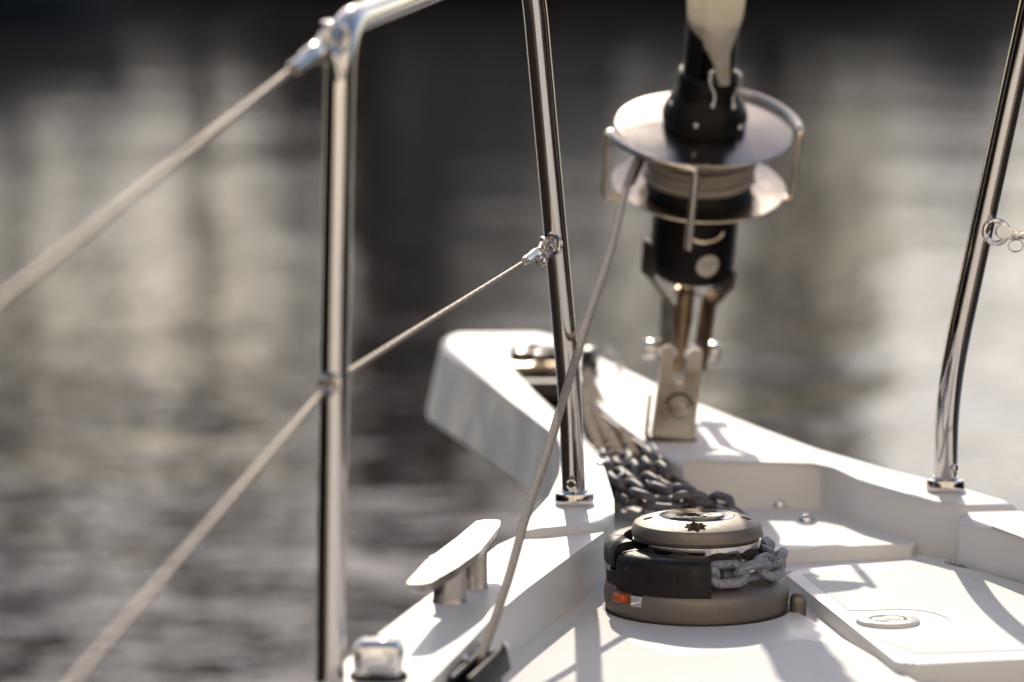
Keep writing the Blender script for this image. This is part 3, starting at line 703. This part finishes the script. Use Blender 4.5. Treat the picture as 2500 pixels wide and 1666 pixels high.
# eyes on the port rail
def eye(par, c, n_, r_=.011, w_=.0028, arc=(0, 360), up=Vector((0, 0, 1))):
    M = axis_matrix(c, n_, up); bm = BM(); full = arc[1]-arc[0] >= 360
    N = 28; pts = [M @ Vector((math.cos(R(arc[0]+(arc[1]-arc[0])*k/N))*r_, math.sin(R(arc[0]+(arc[1]-arc[0])*k/N))*r_, 0)) for k in range(N if full else N+1)]
    tube(bm, pts, w_, 10, closed=full); return obj('eye', bm, steel, par)
eye(port, at(806, 938, 3.455), Vector((-.35, -1, .1)), .0085, .0028)
eye(port, at(1350, 600, 4.275), Vector((-.6, -.6, .2)), .0105, .0030)
eye(port, at(822, 92, 3.455), Vector((.8, -1, 0)), .0125, .0036)

ps = top(2308, 1196)+Vector((0, 0, .004))
stb = thing('pulpit_rail', 'bent stainless pulpit rail at the right edge with a single upright', 'railing', ps)
bm = BM(); sp = fillet([ps+Vector((0, 0, .004)), at(2314, 942, 4.33), at(2493, 120, 4.30), at(2540, -90, 4.28), at(2800, -110, 3.9), at(3500, -60, 3.0)], [0, .09, .2, .06, .2, 0], 10)
tube(bm, resample(sp, .008), RT, 36); obj('tube', bm, steel, stb, 50); ring_foot(stb, ps)
bm = BM(); c = at(2332, 1143, 4.32); lathe(bm, [(0, -.004), (.0042, -.004), (.0042, .0), (.0032, .002), (0, .002)], axis_matrix(c, Vector((.8, -.6, .0))), 18); obj('set_screw', bm, steel, stb)
eye(stb, at(2432, 566, 4.30), Vector((0, -1, 0)), .0130, .0032)

# ------------------------------------------------------------------ lifelines
def wire(bm, pts, r_=.0027, seg=12):
    tube(bm, resample(spline(pts, 6), .004), r_, seg, mod=lambda s_, a: 1+.09*math.cos(6*a+s_*260))
def terminal(par, tip, direction, scale=1.0, ln=1.0):
    d = direction.normalized(); M = axis_matrix(tip, d, Vector((0, 0, 1))); s = scale
    bm = BM(); lathe(bm, [(.0, -.002*s), (.0056*s, -.002*s), (.0062*s, 0), (.0062*s, .016*s*ln), (.0050*s, .0175*s*ln), (.0048*s, .034*s*ln), (.0036*s, .036*s*ln), (0, .036*s*ln)], M, 24); obj('swage', bm, steel, par, 30)
    bm = BM()
    for q in (-1, 1):
        pts = [M @ Vector((q*.002*s, 0, .0)), M @ Vector((q*.0068*s, 0, -.010*s)), M @ Vector((q*.0068*s, 0, -.026*s))]
        tube(bm, pts, .0030*s, 10)
    obj('fork', bm, steel, par)
    bm = BM(); tube(bm, [M @ Vector((-.012*s, 0, -.022*s)), M @ Vector((.012*s, 0, -.022*s))], .0028*s, 12)
    for q in (-1, 1): lathe(bm, [(0, -.001), (.0045*s, -.001), (.0045*s, .0015), (0, .0025)], axis_matrix(M @ Vector((q*.012*s, 0, -.022*s)), (M.to_3x3() @ Vector((q, 0, 0)))), 16)
    obj('clevis_pin', bm, chrome, par)
    bm = BM(); cc = M @ Vector((-.013*s, .003*s, -.024*s)); tube(bm, [cc+Vector((math.cos(a)*.0065*s, .002*math.sin(a), math.sin(a)*.0065*s)) for a in [2*math.pi*k/20 for k in range(20)]], .0008*s, 6, closed=True); obj('split_ring', bm, steel, par)
up0 = at(742, 147, 3.42); up1 = at(-20, 752, 2.72); up2 = up1+(up1-up0)*1.1
ll1 = thing('upper_lifeline', 'upper wire lifeline rising from the left edge to the bend of the pulpit', 'lifeline', up0)
bm = BM(); wire(bm, [up0, up1, up2], .0031); obj('wire', bm, wiremat, ll1)
terminal(ll1, at(780, 118, 3.44), up1-up0, 1.35, 1.6)
bm = BM(); tube(bm, fillet([at(812, 125, 3.445), at(818, 140, 3.44), at(828, 185, 3.44)], .01), .0040, 12); lathe(bm, [(0, -.003), (.0052, -.003), (.0052, .003), (0, .003)], axis_matrix(at(829, 188, 3.437), Vector((.2, 0, -1))), 16); obj('toggle_bolt', bm, steel, ll1)
lw0 = at(1285, 638, 4.24); lwm = at(806, 938, 3.455); lw1 = at(165, 1680, 2.72); lw2 = lw1+(lw1-lwm)*1.2
ll2 = thing('lower_lifeline', 'lower wire lifeline passing through an eye on the left pulpit upright', 'lifeline', lwm)
bm = BM(); tube(bm, resample([lw0, at(1000, 814, 3.78), lwm+Vector((0, -.004, .0005)), lw1, lw2], .004), .0027, 12, mod=lambda s_, a: 1+.09*math.cos(6*a+s_*260)); obj('wire', bm, wiremat, ll2)
terminal(ll2, at(1318, 614, 4.255), lwm-lw0, 1.0, 2.1)
rl0 = at(2470, 573, 4.28); rl1 = at(2720, 610, 3.9)
ll3 = thing('wire_lifeline', 'short end of a wire lifeline shackled to the right pulpit upright', 'lifeline', rl0)
bm = BM(); wire(bm, [rl0, rl1, rl1+(rl1-rl0)*3], .0038); obj('wire', bm, steel, ll3)
bm = BM(); M = axis_matrix(at(2448, 566, 4.275), Vector((.05, -1, 0)))
lathe(bm, [(0, -.005), (.0075, -.005), (.0082, -.003), (.0082, .003), (.0075, .005), (0, .005)], M, 24); box(bm, M @ Matrix.Rotation(R(-9), 4, 'Z') @ Tm(.011, -.001, 0), .018, .0125, .009, .002, 2); obj('fork', bm, steel, ll3)
bm = BM(); c = at(2480, 600, 4.27); tube(bm, [c+Vector((math.cos(a)*.0085, 0.003*math.cos(a), math.sin(a)*.0068)) for a in [2*math.pi*k/24 for k in range(24)]], .0009, 6, closed=True); obj('split_ring', bm, steel, ll3)

# ------------------------------------------------------------------ roller furler
B0 = at(1683, 690, 4.94)
ax = Vector((.064, -.375, 1)).normalized()
MF = axis_matrix(B0, ax, Vector((1, 0, 0)))      # local z up the stay, y away from the camera
def F(x, y, z): return MF @ Vector((x, y, z))
fur = thing('roller_furler', 'roller furling drum with two steel discs and black body on the forestay', 'furler', B0)
ZL = .137; ZU = .225; RD = .1115
def flathe(name, prof, m, seg=64, sm=35): 
    bm = BM(); lathe(bm, prof, MF, seg); return obj(name, bm, m, fur, sm)
lb = flathe('lower_body', [(0, .014), (.040, .014), (.050, .019), (.0545, .027), (.0555, .045), (.0555, .088), (.053, .104), (.050, .108), (.048, .132), (0, .132)], black)
flathe('drum_disc', [(0, ZL-.0072), (RD-.001, ZL+.0028), (RD, ZL+.004), (RD-.001, ZL+.0052), (0, ZL-.0048)], drumsteel, 96)
flathe('drum_disc', [(0, ZU+.0068), (RD+.0005, ZU-.0072), (RD+.0015, ZU-.006), (RD+.0005, ZU-.0048), (0, ZU+.0092)], drumsteel, 96)
flathe('hub', [(.052, ZL+.001), (.068, ZL+.0015), (.066, ZL+.012), (.058, ZL+.02), (.055, ZU-.0015), (0, ZU-.0015)], black)
bm = BM(); helix = []
turns = 6; z0 = ZL+.012; z1 = ZU-.006
for k in range(turns*40+1):
    t = k/40; a = 2*math.pi*t; helix.append(F(math.cos(a)*(.0660+.0018*math.sin(a*.37+1)), math.sin(a)*(.0660+.0014*math.sin(a*.41)), z0+(z1-z0)*t/turns+.0012*math.sin(a*1.7)))
tube(bm, helix, .0055, 12); obj('rope_coil', bm, ropemat, fur, 60)
upb = flathe('upper_body', [(0, ZU+.001), (.050, ZU+.001), (.0535, ZU+.006), (.0545, ZU+.016), (.052, ZU+.026), (.046, ZU+.037), (.041, ZU+.045), (.0392, ZU+.052), (.0392, ZU+.070), (.0375, ZU+.074), (.034, ZU+.076), (0, ZU+.076)], black, 48)
bm = BM()
bm.free()
for (x, z) in ((-.014, ZU+.022), (.043, ZU+.014), (-.045, ZU+.034)):
    bm = BM(); y = -math.sqrt(max(.0002, (.0535 if z < ZU+.03 else .047)**2-x*x)); sphere(bm, Matrix.Translation(F(x, y, z)), .0042, 14, 8); sub('screw', bm, steel, upb)
# slotted luff tube
bm = BM(); ringprof(bm, [(.0285, ZU+.07), (.0335, ZU+.07), (.0335, ZU+.150), (.0285, ZU+.150)], MF, R(-90+38), R(-90+338), 48); obj('luff_tube', bm, black, fur, 40)
bm = BM(); tube(bm, [F(0, 0, ZU+.06), F(0, 0, ZU+.15)], .016, 20); obj('luff_foil', bm, black, fur)
# wire hook at the tack
bm = BM()
for s in (-1, 1):
    tube(bm, spline([F(.018+s*.013, -.046, ZU+.048), F(.018+s*.012, -.043, ZU+.062), F(.018+s*.019, -.042, ZU+.078), F(.018+s*.018, -.040, ZU+.090), F(.018+s*.010, -.037, ZU+.094)], 6), .0026, 10)
    sphere(bm, Matrix.Translation(F(.018+s*.013, -.0462, ZU+.048)), .004, 12, 8)
obj('tack_hook', bm, steel, fur)
# guard rods
def rod(pts, rad):
    bm = BM(); tube(bm, resample(fillet(pts, rad, 8), .004), .0049, 14); obj('guard_rod', bm, rodsteel, fur)
RG = RD+.0115
def fp_(a, r_, z): return F(math.cos(R(a))*r_, math.sin(R(a))*r_, z)
arcL = [fp_(a, RG, ZU-.004) for a in range(191, 264, 8)]
rod([fp_(196, .088, ZL-.010), fp_(191, RG, ZL-.010)]+arcL+[fp_(263, RG, ZL-.028)], [0, .014]+[.014]+[0]*(len(arcL)-2)+[.014, 0])
arcR = [fp_(a, RG, ZU-.002) for a in range(70, -1, -7)]
arcR = [fp_(70, .09, ZU-.006)]+arcR
rod(arcR+[fp_(0, RG, ZL-.010), fp_(-4, .09, ZL-.010)], [0]*(len(arcR)-1)+[.014, .014, 0])
# cut-out rim, sticker, bottom screw
bm = BM(); a0 = R(-78)
def onbody(ang, z, r_=.0562): return F(math.cos(ang)*r_, math.sin(ang)*r_, z)
tube(bm, [onbody(a0+math.cos(t)*.44, .098+math.sin(t)*.012, .0553) for t in [math.pi+math.pi*k/14 for k in range(15)]], .003, 8); obj('cut_out_rim', bm, steel_dull, fur)
bm = BM(); ctr = (R(-72), .052); grid = [onbody(ctr[0], ctr[1], .0566)]; vs = [bm.verts.new(grid[0])]
ringv = [bm.verts.new(onbody(ctr[0]+math.cos(t)*.0152/.0562, ctr[1]+math.sin(t)*.0152, .0566)) for t in [2*math.pi*k/36 for k in range(36)]]
for k in range(36): bm.faces.new((vs[0], ringv[k], ringv[(k+1) % 36]))
stk = sub('sticker', bm, stickerm, lb)
bm = BM()
for i in range(5):   # a smudged line of blue print and a fainter one below
    x = -.0085+i*.0042
    for (dx0, dz0, dx1, dz1) in ((0, 0, .001, .0046), (.001, .0046, .0026, .0012)):
        tube(bm, [onbody(ctr[0]+(x+dx0)/.0562, ctr[1]+.0005+dz0, .0568), onbody(ctr[0]+(x+dx1)/.0562, ctr[1]+.0005+dz1, .0568)], .0005, 6)
for i in range(3):
    x = -.004+i*.0036
    tube(bm, [onbody(ctr[0]+x/.0562, ctr[1]-.0075, .0568), onbody(ctr[0]+(x+.002)/.0562, ctr[1]-.005, .0568)], .0004, 6)
pr = obj('print', bm, inkblue, fur)
# strap legs
def strap(pts, wdt=.030, th=.004):
    bm = BM(); P = [F(*p) for p in pts]; xdir = (MF.to_3x3() @ Vector((1, 0, 0))); ydir = (MF.to_3x3() @ Vector((-.5, .87, 0))); xdir = (MF.to_3x3() @ Vector((.87, .5, 0))); secs = []
    for p in P: secs.append([bm.verts.new(p+xdir*(a*th/2)+ydir*(b*wdt/2)) for a, b in ((-1, -1), (1, -1), (1, 1), (-1, 1))])
    for A, Bq in zip(secs, secs[1:]):
        for k in range(4): bm.faces.new((A[k], A[(k+1) % 4], Bq[(k+1) % 4], Bq[k]))
    bm.faces.new(secs[0]); bm.faces.new(secs[-1][::-1])
    bmesh.ops.bevel(bm, geom=list(bm.edges), offset=.0008, segments=1, affect='EDGES')
    obj('strap', bm, strapsteel, fur, 30)
strap([(-.0555, -.01, .06), (-.0555, -.01, .012), (-.0250, -.01, -.025), (-.0235, -.01, -.118)])
strap([(.0485, -.01, .03), (.0475, -.01, .008), (.0270, -.01, -.022), (.0225, -.01, -.118)])
bm = BM(); lathe(bm, [(0, .0), (.0095, .0), (.0095, -.006), (.0130, -.007), (.0135, -.014), (.0115, -.017), (.0118, -.05), (.0095, -.082), (.0085, -.105), (.006, -.128), (0, -.130)], MF @ Tm(-.004, -.006, 0), 24); obj('turnbuckle', bm, brass, fur)
bm = BM()
for s in (-1, 1): sphere(bm, Matrix.Translation(F(-.004+s*.0145, -.008, -.012)), .006, 14, 10)
obj('lock_nut', bm, steel, fur)
# clevis pin through straps
bm = BM(); zc = -.098
tube(bm, [F(-.036, -.005, zc), F(.036, -.005, zc)], .0085, 24)
for s, rr, x0, x1 in ((-1, .0125, -.052, -.034), (1, .0135, .030, .046)):
    lathe(bm, [(0, 0), (rr*.9, 0), (rr, .002), (rr, abs(x1-x0)-.003), (rr*.8, abs(x1-x0)), (0, abs(x1-x0))], axis_matrix(F(x0, -.005, zc), (MF.to_3x3() @ Vector((1, 0, 0))), Vector((0, 0, 1))), 28)
obj('clevis_pin', bm, steel, fur, 35)

# chainplate on the bow platform
cpb = top(1640, 1072)
cp = thing('chainplate', 'forked stainless forestay chainplate standing on the bow platform', 'chainplate', cpb)
MC = axis_matrix(cpb+Vector((0, -.004, 0)), Vector((.10, -.05, 1)), Vector((1, .0, 0)))
hgt = .118
bm = BM()
outline = [(-.027, 0), (.0275, 0), (.0265, .07), (.0262, hgt-.004), (.022, hgt), (.0135, hgt), (.0095, hgt-.006), (.0085, hgt-.038), (.0055, hgt-.046), (.0, hgt-.048), (-.0055, hgt-.045), (-.0085, hgt-.038), (-.009, hgt-.006), (-.0125, hgt), (-.021, hgt), (-.0245, hgt-.006), (-.0248, .07)]
fv = [bm.verts.new(MC @ Vector((x, -.010, z))) for x, z in outline]; bv = [bm.verts.new(MC @ Vector((x, .014, z))) for x, z in outline]
bm.faces.new(fv); bm.faces.new(bv[::-1])
for k in range(len(fv)): bm.faces.new((fv[k], bv[k], bv[(k+1) % len(fv)], fv[(k+1) % len(fv)]))
bmesh.ops.bevel(bm, geom=[e for e in bm.edges], offset=.0014, segments=2, affect='EDGES', clamp_overlap=True)
obj('plate', bm, steel_dull, cp, 30)
bm = BM(); box(bm, MC @ Tm(-.033, .004, .030), .0045, .032, .058, .0015, 2); obj('side_strap', bm, steel_dull, cp)
bm = BM(); lathe(bm, [(.0125, 0), (.0125, .003), (.0105, .0052), (0, .006)], MC @ Tm(.004, -.010, .042) @ Matrix.Rotation(R(90), 4, 'X'), 28); obj('bolt_head', bm, steel_dull, cp, 30)
bm = BM(); tube(bm, [MC @ Vector((.004+math.cos(t)*.0165, -.0112, .044+math.sin(t)*.0165)) for t in [R(10+k*10) for k in range(17)]], .0018, 8); obj('retaining_ring', bm, brownmetal, cp)
bm = BM(); box(bm, MC @ Tm(0, .002, .001), .064, .036, .006, .002, 2); obj('base_flange', bm, brownmetal, cp)

# ------------------------------------------------------------------ furling line
ends = [(x, y, 1/(1/4.83+(y-380)*5.62e-5)) for x, y in ((1560, 380), (1530, 457), (1487, 627), (1434, 786), (1381, 956), (1333, 1116), (1286, 1254), (1238, 1424), (1172, 1612))]
bm = BM(); P = resample(spline([at(*e) for e in ends], 12), .0014)
tube(bm, P, .0045, 18, mod=lambda s, a: 1+.13*math.sin(s*800+3*a)*math.sin(s*800-3*a))
fline = obj('furling_line', bm, ropemat, None, 80); tag(fline, 'grey braided furling line stretched from the drum down to the deck block', 'rope')
bm = BM(); Pq = resample([at(1566, 385, 4.84), at(1538, 445, 4.80)], .003); tube(bm, Pq, .0065, 16); obj('whipping', bm, black, fline)

# ------------------------------------------------------------------ furled sail
bm = BM(); rings = []
spec = [(.072, .0085, .008, .0165, -.030), (.084, .0095, .010, .0150, -.028), (.098, .0105, .012, .0125, -.026), (.112, .0150, .016, .0080, -.021), (.126, .0230, .022, .0040, -.015), (.140, .0310, .030, .001, -.008), (.155, .0350, .035, 0, -.002), (.168, .0352, .035, 0, 0), (.182, .0352, .035, 0, 0), (.20, .0355, .035, 0, 0), (.23, .037, .036, .002, 0), (.26, .039, .038, .004, 0), (.33, .038, .038, .003, 0), (.50, .041, .040, 0, 0), (1.0, .046, .046, 0, 0), (1.6, .05, .05, 0, 0)]
for i, (z, rx, ry, cx, cy) in enumerate(spec):
    ring = []
    for k in range(36):
        a = 2*math.pi*k/36; wob = 1+.035*math.sin(3*a+z*22)+.012*math.sin(5*a-z*18)+.05*math.sin(11*a+z*60)*max(0, math.sin(z*70+2*a))+(.16*((z*11+a/(2*math.pi)) % 1)-.08 if z > .14 else 0)
        yy = math.sin(a)*ry*wob + cy
        ring.append(bm.verts.new(F(cx+math.cos(a)*rx*wob, yy, ZU+z)))
    rings.append(ring)
for A, Bq in zip(rings, rings[1:]):
    for k in range(36): bm.faces.new((A[k], A[(k+1) % 36], Bq[(k+1) % 36], Bq[k]))
bm.faces.new(rings[0][::-1]); bm.faces.new(rings[-1])
bmesh.ops.subdivide_edges(bm, edges=bm.edges, cuts=1, smooth=.6, use_grid_fill=True)
tag(obj('furled_sail', bm, canvas, None, 70), 'cream furled sail wrapped round the forestay above the drum, its tack pulled to a point', 'sail')
